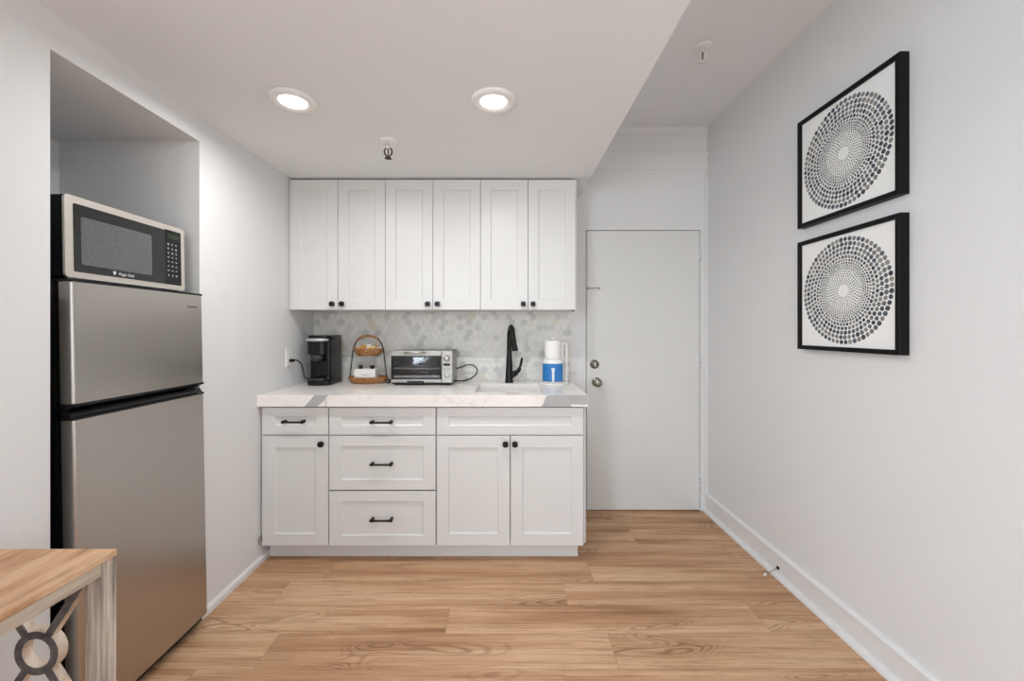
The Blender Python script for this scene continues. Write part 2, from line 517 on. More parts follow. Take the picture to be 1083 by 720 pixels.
# mouldings above and beside the door
bm = B(); prism(bm, [(YB, 2.565), (YB - .006, 2.565), (YB - .010, 2.575), (YB - .022, 2.583), (YB - .024, 2.596), (YB, 2.600)], 'X', .549, XR); struct('trim_1', bm, 'trim_paint')
bm = B(); prism(bm, [(YB, 2.738), (YB - .006, 2.738), (YB - .010, 2.748), (YB - .014, ZC), (YB, ZC)], 'X', .549, XR); struct('trim_2', bm, 'trim_paint')
bm = B(); box(bm, .549, XR, YB - .006, YB, 2.476, 2.566, .001); struct('trim_3', bm, 'trim_paint')
bm = B(); box(bm, 1.455, XR, YB - .014, YB, 0.0, 2.476, .003); struct('trim_4', bm, 'trim_paint')

# entrance door
bm = B(); box(bm, DX0 + .006, DX1 - .004, YB + .003, YB + .043, .006, DZ - .005, .0015)
door = struct('door_1', bm, 'door_paint')
def knob_y(bm, c, prof):            # turned shape that comes out of the door towards the room (-Y)
    lathe(bm, [(r, -h) for r, h in prof], c, 28, 'Y')
kx, kz = .667, .936
bm = B(); knob_y(bm, (kx, YB + .003, kz), [(.034, 0), (.034, .004), (.030, .008), (.014, .011), (.012, .032), (.022, .038), (.029, .048), (.0295, .058), (.024, .066), (.010, .0685), (0, .0685)])
k = obj('door_knob', bm, 'nickel', door)
bm = B(); box(bm, kx - .0015, kx + .0015, YB - .0665, YB - .0645, kz - .006, kz + .006); obj('keyhole', bm, 'black_matte', k)
bm = B(); knob_y(bm, (.651, YB + .003, 1.066), [(.033, 0), (.033, .006), (.029, .012), (.016, .014), (.016, .018), (0, .018)])
k = obj('deadbolt', bm, 'nickel', door)
bm = B(); box(bm, .6465, .6555, YB - .034, YB - .0148, 1.047, 1.085, .003); obj('thumb_turn', bm, 'steel_light', k)
bm = B()
box(bm, .597, .612, YB - .0015, YB + .003, 1.609, 1.626, .001)
tube(bm, spline([(.604, YB - .002, 1.618), (.607, YB - .018, 1.617), (.630, YB - .021, 1.616), (.664, YB - .021, 1.619), (.682, YB - .018, 1.617)], 6), .0032, 8)
lathe(bm, [(0, 0), (.005, .001), (.006, .006), (.004, .011), (0, .012)], (.684, YB - .018, 1.611), 12)
obj('swing_latch', bm, 'nickel', door)
for hz in (1.871, 1.095, .215):
    bm = B()
    box(bm, DX1 - .030, DX1 - .006, YB + .0005, YB + .0032, hz - .05, hz + .05, .0008)
    for s in range(3):
        z0 = hz - .05 + s * .0336
        tube(bm, [(DX1 - .001, YB - .006, z0), (DX1 - .001, YB - .006, z0 + .0325)], .0065, 12)
    obj('hinge', bm, 'trim_paint', door)

# backsplash of marble hexagons on the back wall
bm = B(); box(bm, XL, .475, YB - .007, YB, .95, 1.50); bs = struct('backsplash', bm, 'grout')
bm = B()
a = .0255; gap = .0011; dx = a * math.sqrt(3); dz = a * 1.5
row = 0; z = .95
while z < 1.50 + a:
    x = XL + (dx / 2 if row % 2 else 0)
    while x < .475 + dx:
        pts = []
        for k in range(6):
            an = PI / 6 + k * PI / 3
            px = min(max(x + (a - gap) * math.cos(an), XL + .0005), .4745); pz = min(max(z + (a - gap) * math.sin(an), .951), 1.499)
            pts.append((px, pz))
        area = sum(pts[i][0] * pts[(i + 1) % 6][1] - pts[(i + 1) % 6][0] * pts[i][1] for i in range(6)) / 2
        if area > 1e-5:
            fr_ = [bm.verts.new((p[0], YB - .0105, p[1])) for p in pts]; bk = [bm.verts.new((p[0], YB - .0065, p[1])) for p in pts]
            bm.faces.new(fr_)
            for i in range(6): 
                try: bm.faces.new((fr_[i], fr_[(i + 1) % 6], bk[(i + 1) % 6], bk[i]))
                except Exception: pass
        x += dx
    z += dz; row += 1
obj('hexagon_tiles', bm, 'hex_marble', bs)
YT = YB - .0105                     # tile face

# ---------------------------------------------------------------- cabinets
def shaker(bm, x0, x1, z0, z1, yf, th, stile, rail, rec=.009):
    """one framed panel door with a recessed field, front at yf facing -Y"""
    c = .0016; s = .006
    rings = [(x0, x1, z0, z1, yf + th), (x0, x1, z0, z1, yf + c), (x0 + c, x1 - c, z0 + c, z1 - c, yf),
             (x0 + stile, x1 - stile, z0 + rail, z1 - rail, yf), (x0 + stile + .001, x1 - stile - .001, z0 + rail + .001, z1 - rail - .001, yf + rec * .55),
             (x0 + stile + s, x1 - stile - s, z0 + rail + s, z1 - rail - s, yf + rec)]
    vs = [[bm.verts.new(p) for p in ((a, y, cc), (b, y, cc), (b, y, d), (a, y, d))] for a, b, cc, d, y in rings]
    bm.faces.new(vs[0]); bm.faces.new(vs[-1])
    for p, q_ in zip(vs, vs[1:]):
        for i in range(4): bm.faces.new((p[i], p[(i + 1) % 4], q_[(i + 1) % 4], q_[i]))
def knob(parent, x, z, yf, org):
    bm = B()
    lathe(bm, [(.010, 0), (.010, -.003), (.006, -.005), (.006, -.013)], (x, yf, z), 16, 'Y')
    prism(bm, rrect(x - .0155, x + .0155, z - .0155, z + .0155, .009, 5), 'Y', yf - .026, yf - .012, .005)
    bmesh.ops.translate(bm, verts=bm.verts, vec=-org)
    return obj('knob', bm, 'black_metal', parent)
def pull(parent, x, z, yf, org):
    bm = B()
    w = .053
    for s in (-1, 1):
        lathe(bm, [(.0085, 0), (.0085, -.003), (.0055, -.006), (.0055, -.022), (.0085, -.025), (.0105, -.029), (.0085, -.033), (0, -.035)], (x + s * w, yf, z), 16, 'Y')
    tube(bm, [(x - w - .011, yf - .029, z - .001), (x - w, yf - .029, z - .001), (x, yf - .030, z - .001), (x + w, yf - .029, z - .001), (x + w + .011, yf - .029, z - .001)], [.0052, .0062, .0055, .0062, .0052], 12)
    bmesh.ops.translate(bm, verts=bm.verts, vec=-org)
    return obj('handle', bm, 'black_metal', parent)
YD = 2.305; TH = .019; YBOX = YD + TH + .002
CB, CT = .0975, .8765               # door bottom / top of the drawer row
def carcass(root, x0, x1, y0, y1, z0, z1, name='body', mat='cabinet_box', bev=.0008):
    bm = B(); box(bm, x0, x1, y0, y1, z0, z1, bev); return part(name, bm, mat, root)
def base_cab(name, label, x0, x1, bx0, bx1):
    r = thing(name, label, 'cabinet', ((x0 + x1) / 2, YBOX, .0), 'white base cabinets under the worktop')
    bm = B(); p_ = .016
    box(bm, bx0, bx0 + p_, YBOX, 2.958, .0985, .884); box(bm, bx1 - p_, bx1, YBOX, 2.958, .0985, .884)
    box(bm, bx0 + p_, bx1 - p_, YBOX, 2.958, .0985, .1145); box(bm, bx0 + p_, bx1 - p_, 2.950, 2.958, .1145, .884)
    box(bm, bx0 + p_, bx1 - p_, YBOX, YBOX + .018, .845, .884); box(bm, bx0 + p_, bx1 - p_, YBOX, YBOX + .018, .700, .735)
    part('body', bm, 'cabinet_box', r)
    return r
def front(root, name, x0, x1, z0, z1, stile, rail, yf=YD):
    bm = B(); shaker(bm, x0, x1, z0, z1, yf, TH, stile, rail)
    return part(name, bm, 'cabinet_paint', root)
r = base_cab('base_cabinet', 'narrow white base cabinet by the left wall with one drawer above one door', -1.371, -.998, XL + .001, -.996)
o = front(r, 'drawer', -1.371, -.998, .724, CT, .070, .050); pull(o, -1.184, .801, YD, r.location)
o = front(r, 'door', -1.371, -.998, CB, .7165, .070, .066); knob(o, -1.032, .674, YD, r.location)
bm = B(); box(bm, -1.3825, -1.3745, 2.288, YBOX, .118, .150, .002); tube(bm, [(-1.3785, 2.289, .112), (-1.3785, 2.289, .128)], .003, 8); part('hinge', bm, 'steel_light', r)
r = base_cab('base_cabinet', 'middle white base cabinet with a stack of three drawers', -.992, -.392, -.9955, -.389)
for z0, z1, rl, hz in ((.724, CT, .050, .799), (.412, .7165, .056, .564), (CB, .404, .056, .252)):
    o = front(r, 'drawer', -.992, -.392, z0, z1, .068, rl); pull(o, -.691, hz, YD, r.location)
r = base_cab('base_cabinet', 'wide white base cabinet below the sink with two doors under a false drawer front', -.384, .443, -.3885, .450)
front(r, 'false_drawer_front', -.384, .443, .724, CT, .066, .050)
o = front(r, 'door', -.384, .0285, CB, .7165, .066, .066); knob(o, .003, .674, YD, r.location)
o = front(r, 'door', .0325, .443, CB, .7165, .066, .066); knob(o, .056, .674, YD, r.location)
bm = B(); box(bm, .4505, .459, YBOX - .004, 2.958, .104, .884, .001); part('end_panel', bm, 'cabinet_paint', r)
bm = B(); box(bm, XL + .018, .424, 2.375, 2.392, 0, .0975, .001); box(bm, .406, .424, 2.392, 2.95, 0, .0975, .001)
box(bm, XL + .018, -1.34, 2.392, 2.95, .0, .0975); box(bm, -.42, -.40, 2.392, 2.95, 0, .0975)
tag(obj('toe_kick', bm, 'cabinet_paint'), 'long white toe kick board on the floor below the base cabinets', 'toe kick')
# upper cabinets
UY = 2.61; UZ0, UZ1 = 1.444, 2.2746
ulab = ['white wall cabinet with two doors next to the left wall, above the coffee maker',
        'white wall cabinet with two doors, middle of the row, above the toaster oven',
        'two-door white wall cabinet above the faucet, end of the row by the entrance door']
for i in range(3):
    x0 = -1.371 + i * .608; x1 = x0 + .6055
    r = thing('wall_cabinet', ulab[i], 'cabinet', ((x0 + x1) / 2, UY + .02, UZ0), 'white wall cabinets in a row')
    carcass(r, x0 - .0005, x1 + .0005, UY + TH + .002, YT - .001, UZ0 + .002, UZ1 + .004, mat='cabinet_paint')
    xm = (x0 + x1) / 2
    o = front(r, 'door', x0, xm - .0014, UZ0, UZ1, .064, .064, UY); knob(o, xm - .031, 1.480, UY, r.location)
    o = front(r, 'door', xm + .0014, x1, UZ0, UZ1, .064, .064, UY); knob(o, xm + .031, 1.480, UY, r.location)
    if i == 0:
        bm = B(); box(bm, XL + .001, x0 - .001, UY + .012, UY + .032, UZ0 + .002, UZ1); part('filler_strip', bm, 'cabinet_paint', r)
    if i == 2:
        bm = B(); box(bm, x1 + .001, x1 + .010, UY + .016, YT - .001, UZ0 - .004, UZ1 + .004, .001); part('end_panel', bm, 'cabinet_paint', r)
        bm = B(); lathe(bm, [(.009, 0), (.009, -.006), (.006, -.010), (0, -.010)], (x1 - .004, UY + .06, UZ0 + .002), 14); part('door_bumper', bm, 'rubber_grey', r)

# ---------------------------------------------------------------- worktop and sink
KX0, KX1, KY0, KY1, KZ0, KZ1 = XL + .001, .4644, 2.28, YT - .0005, .887, .950
SX0, SX1, SY0, SY1 = -.178, .235, 2.400, 2.772
TS = .0305                          # slab thickness behind the mitred front apron
bm = B()
outer = [(KX0, KY0), (KX1, KY0), (KX1, KY1), (KX0, KY1)]
inner = rrect(SX0, SX1, SY0, SY1, .02, 5)
def ring_faces(z, flip):
    ov = [bm.verts.new((x, y, z)) for x, y in outer]; iv = [bm.verts.new((x, y, z)) for x, y in inner]
    n = len(iv); q = n // 4
    for i in range(4):
        seg = [iv[(i * q + k) % n] for k in range(q)]
        nxt = iv[((i + 1) * q) % n]
        for a_, b_ in zip(seg, seg[1:]): bm.faces.new((ov[i], a_, b_))
        bm.faces.new((ov[i], seg[-1], nxt, ov[(i + 1) % 4]))
    return ov, iv
to, ti = ring_faces(KZ1, False)
bo, bi = ring_faces(KZ1 - TS, True)
for u, w in ((to, bo), (ti, bi)):
    for i in range(len(u)): bm.faces.new((u[i], u[(i + 1) % len(u)], w[(i + 1) % len(w)], w[i]))
box(bm, KX0, KX1, KY0, KY0 + .03, KZ0, KZ1 - TS + .0002)
box(bm, KX1 - .004, KX1, KY0 + .03, KY1, KZ0, KZ1 - TS + .0002)
bmesh.ops.bevel(bm, geom=[e for e in bm.edges if all(abs(v.co.z - KZ1) < 1e-5 and abs(v.co.y - KY0) < 1e-5 for v in e.verts)], offset=.002, segments=2, affect='EDGES')
tag(obj('countertop', bm, 'veined_quartz'), 'white quartz worktop with grey veins over the base cabinets', 'countertop')
# sink bowl (undermount), open top
r = thing('kitchen_sink', 'white undermount sink set in the worktop below the black faucet', 'sink', ((SX0 + SX1) / 2, (SY0 + SY1) / 2, KZ1 - TS))
bm = B()
def loop(g, z, rad): return [bm.verts.new((x, y, z)) for x, y in rrect(SX0 - g, SX1 + g, SY0 - g, SY1 + g, rad, 5)]
zt = KZ1 - TS - .0006
ls = [loop(.020, zt, .03), loop(.003, zt, .022), loop(.000, zt - .17, .03), loop(-.03, zt - .19, .03), ]
lo = [loop(.020, zt - .004, .03), loop(.008, zt - .004, .026), loop(.005, zt - .172, .034), loop(-.03, zt - .195, .03)]
for seq in (ls, lo):
    for a_, b_ in zip(seq, seq[1:]):
        for i in range(len(a_)): bm.faces.new((a_[i], a_[(i + 1) % len(a_)], b_[(i + 1) % len(a_)], b_[i]))
    bm.faces.new(seq[-1])
for i in range(len(ls[0])): bm.faces.new((ls[0][i], ls[0][(i + 1) % len(ls[0])], lo[0][(i + 1) % len(lo[0])], lo[0][i]))
part('bowl', bm, 'white_enamel', r)
bm = B(); lathe(bm, [(.042, 0), (.042, .002), (.034, .004), (.030, .001), (0, .001)], ((SX0 + SX1) / 2, (SY0 + SY1) / 2, zt - .1898), 28); part('drain', bm, 'steel_light', r)

# ---------------------------------------------------------------- faucet
fx, fy = .030, 2.845
r = thing('faucet', 'tall matte black pull-down faucet standing behind the sink', 'faucet', (fx, fy, KZ1))
bm = B()
lathe(bm, [(.0305, 0), (.0305, .004), (.028, .008), (.0265, .03), (.025, .07), (.0215, .13), (.018, .2), (.0165, .245)], (0, 0, 0), 28)
obj('body', bm, 'black_metal', r)
bm = B()
path = [(0, 0, .235), (0.0005, -.002, .30)]
for i in range(13):
    an = PI * i / 12 * .93
    path.append((.011 - .011 * math.cos(an) + .001, -.075 + .075 * math.cos(an), .312 + .074 * math.sin(an)))
path += [(.030, -.158, .285)]
tube(bm, spline(path, 3), .0165, 16)
obj('spout', bm, 'black_metal', r)
bm = B()
tube(bm, [(.0235, -.150, .300), (.030, -.160, .272), (.036, -.169, .236), (.0368, -.170, .228)], [.0170, .0180, .0200, .0185], 18)
obj('spray_head', bm, 'black_metal', r)
bm = B()
tube(bm, [(.010, -.002, .045), (.032, -.005, .058), (.052, -.008, .070)], [.022, .021, .018], 16)
tube(bm, spline([(.046, -.008, .064), (.066, -.010, .086), (.075, -.013, .110), (.083, -.016, .140), (.089, -.018, .172)], 5), [.016] + [.0135] * 8 + [.0085] * 11 + [.0075], 12)
obj('lever', bm, 'black_metal', r)

# ---------------------------------------------------------------- refrigerator in its niche (leans back a little on its feet)
TILT = R(-1.03)
r = thing('refrigerator', 'tall brushed steel top-freezer refrigerator standing in the wall niche', 'refrigerator', (-1.330, 1.5545, 0), None, (0, TILT, 0))
W2 = .2755
def fpart(name, bm, mat, parent): return obj(name, bm, mat, parent)
bm = B()
box(bm, -.63, -.062, -W2 + .004, W2 - .004, .045, 1.470, .004)
box(bm, -.20, -.02, -W2 + .01, W2 - .01, .022, .05, .003)
fpart('body', bm, 'black_plastic', r)
for px, zz in ((-.06, 0.0008), (-.58, .0113)):
    for s in (-1, 1):
        bm = B(); lathe(bm, [(.018, zz), (.020, zz + .004), (.020, .03), (.010, .032), (.010, .048)], (px, s * (W2 - .05), 0), 16); fpart('foot', bm, 'black_matte', r)
def fdoor(name, z0, z1):
    bm = B(); prism(bm, rrect(-.044, 0, -W2, W2, (.003, .008, .008, .003), 6), 'Z', z0, z1, .002)
    d = fpart(name, bm, 'brushed_steel', r)
    bm = B(); box(bm, -.0615, -.0445, -W2 + .006, W2 - .006, z0 + .004, z1 - .002, .003); obj('gasket', bm, 'black_matte', d)
    return d
fz = fdoor('freezer_door', 1.082, 1.467)
fd = fdoor('refrigerator_door', .052, 1.030)
bm = B(); box(bm, -.052, .001, -W2 - .0005, W2 + .0005, 1.4675, 1.4755, .002); obj('top_trim', bm, 'black_plastic', fz)
bm = B()   # black grip strips: bottom of the freezer door, top of the refrigerator door
prism(bm, [(-.044, 1.0815), (.001, 1.0815), (.001, 1.074), (-.010, 1.071), (-.022, 1.062), (-.044, 1.062)], 'Y', -W2, W2); obj('grip', bm, 'black_plastic', fz)
bm = B(); prism(bm, [(-.044, 1.0305), (.001, 1.0305), (.001, 1.037), (-.008, 1.040), (-.020, 1.058), (-.044, 1.058)], 'Y', -W2, W2); obj('grip', bm, 'black_plastic', fd)
bm = B(); box(bm, .0002, .0016, .190, .245, 1.407, 1.422, .0005); bd = obj('badge', bm, 'steel_light', fz)
bm = B()
box(bm, .0015, .0020, .190, .1925, 1.407, 1.422)
for i in range(7): box(bm, .0015, .0020, .197 + i * .0065, .2015 + i * .0065, 1.4105, 1.4185)
obj('badge_lettering', bm, 'dark_grey_plastic', bd)
bm = B(); box(bm, -.075, -.02, -W2 + .01, -W2 + .06, 1.470, 1.480, .003); fpart('hinge_cover', bm, 'black_plastic', r)

# ---------------------------------------------------------------- microwave on top of the refrigerator
rm = Matrix.Rotation(TILT, 4, 'Y')
base = Vector((-1.330, 1.5545, 0)) + rm @ Vector((-.043, 0, 1.4757))
r = thing('microwave_oven', 'stainless microwave with a black window on top of the refrigerator', 'microwave', (base.x, base.y, base.z), None, (0, TILT, 0))
y0, y1, H = -.2535, .2325, .277
for px in (-.05, -.33):
    for yy in (-.20, .18):
        bm = B(); lathe(bm, [(.012, 0), (.013, .002), (.013, .011)], (px, yy, 0), 12); obj('foot', bm, 'black_matte', r)
bm = B(); box(bm, -.38, -.008, y0 + .002, y1 - .002, .0105, H - .001, .006); obj('housing', bm, 'black_matte', r)
yd = .132                            # split between door and control panel
bm = B(); prism(bm, rrect(y0, yd - .0008, .0095, H, (.012, .001, .001, .012), 5), 'X', -.0075, 0, .003); d = obj('door', bm, 'champagne_metal', r)
bm = B(); prism(bm, rrect(y0 + .026, yd - .0008, .030, H - .024, (.004, .001, .001, .004), 4), 'X', -.004, .0012); g = obj('door_glass', bm, 'dark_glass', d)
bm = B(); prism(bm, rrect(y0 + .049, .066, .056, H - .062, .008, 5), 'X', .0011, .0018); obj('window', bm, 'screen_glass', g)
bm = text_mesh('Magic Chef', .0135)
bmesh.ops.rotate(bm, verts=bm.verts, cent=(0, 0, 0), matrix=Matrix.Rotation(PI / 2, 3, 'Z') @ Matrix.Rotation(PI / 2, 3, 'X'))
bmesh.ops.translate(bm, verts=bm.verts, vec=(.0015, -.044, .042)); obj('lettering', bm, 'white_plastic', g)
bm = B()   # small cook's hat mark before the lettering
lathe(bm, [(0, .0011), (.0030, .0011), (.0030, .0019), (0, .0019)], (0, -.0905, .0475), 12, 'X')
lathe(bm, [(0, .0011), (.0026, .0011), (.0026, .0019), (0, .0019)], (0, -.0940, .0465), 12, 'X')
lathe(bm, [(0, .0011), (.0026, .0011), (.0026, .0019), (0, .0019)], (0, -.0870, .0465), 12, 'X')
box(bm, .0011, .0019, -.0935, -.0875, .0375, .0462)
obj('hat_mark', bm, 'white_plastic', g)
bm = B(); prism(bm, rrect(yd, y1, .0095, H, (.001, .012, .012, .001), 5), 'X', -.0075, 0, .003); cp = obj('control_panel', bm, 'champagne_metal', r)
bm = B(); prism(bm, rrect(yd, y1 - .020, .030, H - .020, (.001, .004, .004, .001), 4), 'X', -.004, .0012); cg = obj('panel_face', bm, 'black_plastic', cp)
bm = B(); box(bm, .0011, .0017, yd + .012, y1 - .030, H - .055, H - .036); obj('display', bm, 'green_display', cg)
bm = B()
for i in range(8):
    for j in range(3):
        yy = yd + .014 + j * .020; zz = H - .078 - i * .0185
        w = .0035 if (i + j) % 3 else .005
        box(bm, .0011, .0016, yy - w, yy + w, zz - .0022, zz + .0022)
        if i < 3 or i > 6: box(bm, .0011, .0016, yy - w * .7, yy + w * .7, zz - .0062, zz - .0042)
obj('keypad', bm, 'key_print', cg)

# ---------------------------------------------------------------- console table, lower left
tx0, tx1, ty0, ty1, TZ = -1.322, -.983, -.06, 1.036, .760
r = thing('console_table', 'weathered wood console table with ringed cross ends beside the refrigerator', 'table', ((tx0 + tx1) / 2, (ty0 + ty1) / 2, 0))
bm = B(); box(bm, tx0, tx1, ty0, ty1, TZ - .016, TZ, .0015); part('tabletop', bm, 'acacia_top', r)
L = .039
lx0, lx1, ly0, ly1 = tx0 + .001, tx1 - .001, ty0 + .001, ty1 - .001
for a_ in (lx0, lx1 - L):
    for b_ in (ly0, ly1 - L):
        bm = B(); box(bm, a_, a_ + L, b_, b_ + L, 0, TZ - .0165, .0015); part('leg', bm, 'grey_wood_upright', r)
for a_ in (lx0, lx1 - .034):
    bm = B(); box(bm, a_, a_ + .034, ly0 + L, ly1 - L, TZ - .046, TZ - .0165, .0015); part('side_rail', bm, 'grey_wood_rail', r)
bm = B(); box(bm, lx0 + .004, lx1 - .004, ly0 + L + .001, ly1 - L - .001, .290, .312, .0015); part('lower_shelf', bm, 'acacia_top', r)
zc, xc = .525, -1.144
for yy0 in (ly1 - L + .002, ly0 + .002):
    yy1 = yy0 + .023
    bm = B()
    box(bm, lx0 + L, lx1 - L, yy0, yy1, TZ - .046, TZ - .0165, .0015)
    obj_ = part('end_rail', bm, 'grey_wood_upright', r)
    bm = B(); box(bm, lx0 + L, lx1 - L, yy0, yy1, .290, .334, .0015); part('end_rail', bm, 'grey_wood_upright', r)
    bm = B()
    n = 48; ro, ri = .053, .036
    rings = [[bm.verts.new((xc + q_ * math.cos(2 * PI * k / n), y_, zc + q_ * math.sin(2 * PI * k / n))) for k in range(n)] for q_, y_ in ((ro, yy0), (ro, yy1), (ri, yy1), (ri, yy0))]
    for i in range(4):
        for k in range(n):
            bm.faces.new((rings[i][k], rings[i][(k + 1) % n], rings[(i + 1) % 4][(k + 1) % n], rings[(i + 1) % 4][k]))
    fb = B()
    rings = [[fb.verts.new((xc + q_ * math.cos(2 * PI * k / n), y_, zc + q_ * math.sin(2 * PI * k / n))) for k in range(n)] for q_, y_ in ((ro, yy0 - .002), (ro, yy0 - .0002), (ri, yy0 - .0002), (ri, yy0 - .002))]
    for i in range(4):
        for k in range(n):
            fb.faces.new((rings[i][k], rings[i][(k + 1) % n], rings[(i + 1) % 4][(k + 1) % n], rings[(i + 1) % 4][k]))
    for sx in (-1, 1):
        for zt_ in (TZ - .046, .334):
            p1 = Vector((lx1 - L if sx > 0 else lx0 + L + .012, zt_))
            d_ = (p1 - Vector((xc, zc))).normalized()
            p0 = Vector((xc, zc)) + d_ * (ro - .004)
            nn = Vector((-d_.y, d_.x)) * .0082
            p1e = p1 - d_ * .004
            prism(bm, [tuple(p0 + nn), tuple(p1e + nn), tuple(p1e - nn), tuple(p0 - nn)], 'Y', yy0 + .002, yy1 - .002)
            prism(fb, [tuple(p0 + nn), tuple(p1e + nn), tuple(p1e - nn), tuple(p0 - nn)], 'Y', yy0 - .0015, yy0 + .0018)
    rc_ = part('ring_cross', bm, 'pale_wood', r)
    part('front_layer', fb, 'dark_grey_front', r).parent = rc_  # thin dark grey layer on the side towards the camera; the rest is pale

# ---------------------------------------------------------------- pictures on the right wall
def picture(label, z0, z1, rot):
    ya, yb, t_ = 1.485, 2.0055, .036
    yc, zc_ = (ya + yb) / 2, (z0 + z1) / 2
    r = thing('framed_picture', label, 'picture', (XR, yc, zc_), 'square black-framed dot prints')
    h, w = (z1 - z0) / 2, (yb - ya) / 2
    bm = B()
    # frame: square ring with a small inner lip, depth t_ from the wall
    prof = [(0, 0), (0, -t_), (.019, -t_), (.019, -t_ + .010), (.019, 0)]
    rg = []
    for ins, x in prof:
        rg.append([bm.verts.new((x, a_, b_)) for a_, b_ in ((-w + ins, -h + ins), (w - ins, -h + ins), (w - ins, h - ins), (-w + ins, h - ins))])
    for p_, q_ in zip(rg, rg[1:] + rg[:1]):
        for i in range(4): bm.faces.new((p_[i], p_[(i + 1) % 4], q_[(i + 1) % 4], q_[i]))
    bmesh.ops.bevel(bm, geom=[e for e in bm.edges if all(abs(v.co.x + t_) < 1e-6 for v in e.verts) and len({round(v.co.y, 5) for v in e.verts}) + len({round(v.co.z, 5) for v in e.verts}) == 3], offset=.0012, segments=1, affect='EDGES')
    obj('frame', bm, 'frame_black', r)
    bm = B(); box(bm, -t_ + .011, -.004, -w + .0185, w - .0185, -h + .0185, h - .0185)
    pr = obj('print', bm, 'mat_paper', r)
    bm = B(); X = -t_ + .0107
    def dot(y, z, q):
        n = 12
        bm.faces.new([bm.verts.new((X, y + q * math.cos(2 * PI * k / n), z + q * math.sin(2 * PI * k / n))) for k in range(n)])
    rng = random.Random(rot)
    # rings: (radius, dot radius, count)
    rings = [(.2195, .0100, 62), (.1990, .0096, 58), (.1795, .0091, 56), (.1610, .0085, 54), (.1440, .0074, 54), (.1300, .0056, 60), (.1185, .0050, 62),
             (.1085, .0044, 62), (.0998, .0038, 62), (.0922, .0034, 60), (.0830, .0036, 44), (.0730, .0036, 39), (.0635, .0034, 34), (.0545, .0033, 29), (.0460, .0032, 25), (.0380, .0031, 21), (.0305, .0030, 17)]
    for i, (rad, q, cnt) in enumerate(rings):
        if rad < .02: break
        for k in range(cnt):
            an = 2 * PI * (k + (.5 if i % 2 else 0)) / cnt + rot * .1
            s = q * rng.uniform(.90, 1.04)
            dot(rad * math.cos(an), rad * math.sin(an), s)
    obj('dot_pattern', bm, 'dot_ink', pr)
    return r
picture('upper of two square black-framed prints of grey dots in rings, nearer the ceiling', 1.810, 2.328, 1)
picture('lower of two square black-framed prints of grey dots in rings, below the other', 1.222, 1.742, 5)

# ---------------------------------------------------------------- ceiling lights and sprinklers
def downlight(x, y, label):
    r = thing('recessed_light', label, 'ceiling light', (x, y, ZS), 'round recessed lights in the soffit')
    bm = B(); lathe(bm, [(.0565, -.006), (.062, -.012), (.082, -.013), (.094, -.008), (.096, .0004), (.0565, .0004)], (0, 0, 0), 48)
    bm.faces.ensure_lookup_table()
    obj('trim_ring', bm, 'white_plastic', r)
    bm = B(); lathe(bm, [(0, -.0070), (.030, -.0078), (.056, -.0070), (.056, -.0045), (0, -.0045)], (0, 0, 0), 40)
    obj('lens', bm, 'lamp_lens', r)
    la = bpy.data.lights.new('downlight_lamp', 'AREA'); la.shape = 'DISK'; la.size = .06; la.energy = LAMP_W
    la.color = (.985, 1.0, 1.0); la.spread = R(170)
    lo_ = bpy.data.objects.new('downlight_lamp', la); COL.objects.link(lo_); lo_.parent = r; lo_.location = (0, 0, -.013)
    return r
LAMP_W = 6.6
downlight(-.897, 1.73, 'lit round recessed light in the soffit closer to the left wall')
downlight(-.048, 1.73, 'lit round recessed light in the soffit farther from the left wall')

def sprinkler(x, y, z, label, stem, white):
    r = thing('sprinkler_head', label, 'sprinkler', (x, y, z), 'ceiling fire sprinklers')
    bm = B(); lathe(bm, [(.046, -.0003), (.047, -.003), (.040, -.010), (.022, -.014), (.014, -.016), (0, -.016)], (0, 0, 0), 32); obj('escutcheon', bm, 'white_plastic', r)
    m = 'white_plastic' if white else 'sprinkler_brass'
    bm = B(); lathe(bm, [(.010, -.014), (.010, -stem), (.013, -stem), (.013, -stem - .008), (.008, -stem - .010), (0, -stem - .010)], (0, 0, 0), 16); obj('stem', bm, 'white_plastic', r)
    s0 = -stem - .006
    bm = B()
    for s in (-1, 1):
        tube(bm, spline([(s * .010, 0, s0), (s * .0185, 0, s0 - .013), (s * .0180, 0, s0 - .030), (s * .004, 0, s0 - .048)], 5), .0038, 8)
    obj('yoke', bm, m, r)
    bm = B(); tube(bm, [(0, 0, s0 - .004), (0, 0, s0 - .047)], .0030, 10); obj('glass_bulb', bm, 'sprinkler_brass', r)
    bm = B(); lathe(bm, [(.005, s0 - .045), (.006, s0 - .051), (.018, s0 - .054), (.018, s0 - .056), (0, s0 - .0565)], (0, 0, 0), 20); obj('deflector', bm, m, r)
    return r
sprinkler(-.600, 2.10, ZS, 'dark pendent sprinkler hanging from the soffit between the round lights and wall cabinets', .030, False)
sprinkler(1.025, 2.118, ZC, 'pendent sprinkler with white plate on the higher ceiling near the right wall', .020, True)

# door stop on the right baseboard
r = thing('door_stop', 'small wire door stop with pale tip sticking out of the right baseboard', 'door stop', (XR - .016, 2.175, .048))
bm = B(); lathe(bm, [(.009, .001), (.009, -.004), (.005, -.006), (0, -.006)], (0, 0, 0), 14, 'X'); obj('mount', bm, 'black_matte', r)
bm = B()
d_ = Vector((-.076, -.015, -.026)); n = 90
tube(bm, [Vector((-.004, 0, 0)) + d_ * (i / n) * .92 + Vector((0, math.cos(i * .75), math.sin(i * .75))) * .0034 for i in range(n + 1)], .0011, 6); obj('spring', bm, 'nickel', r)
bm = B(); tube(bm, [d_ * .90 + Vector((-.004, 0, 0)), d_ + Vector((-.004, 0, 0)), d_ * 1.08 + Vector((-.004, 0, 0))], [.0055, .0062, .005], 12); obj('tip', bm, 'white_plastic', r)

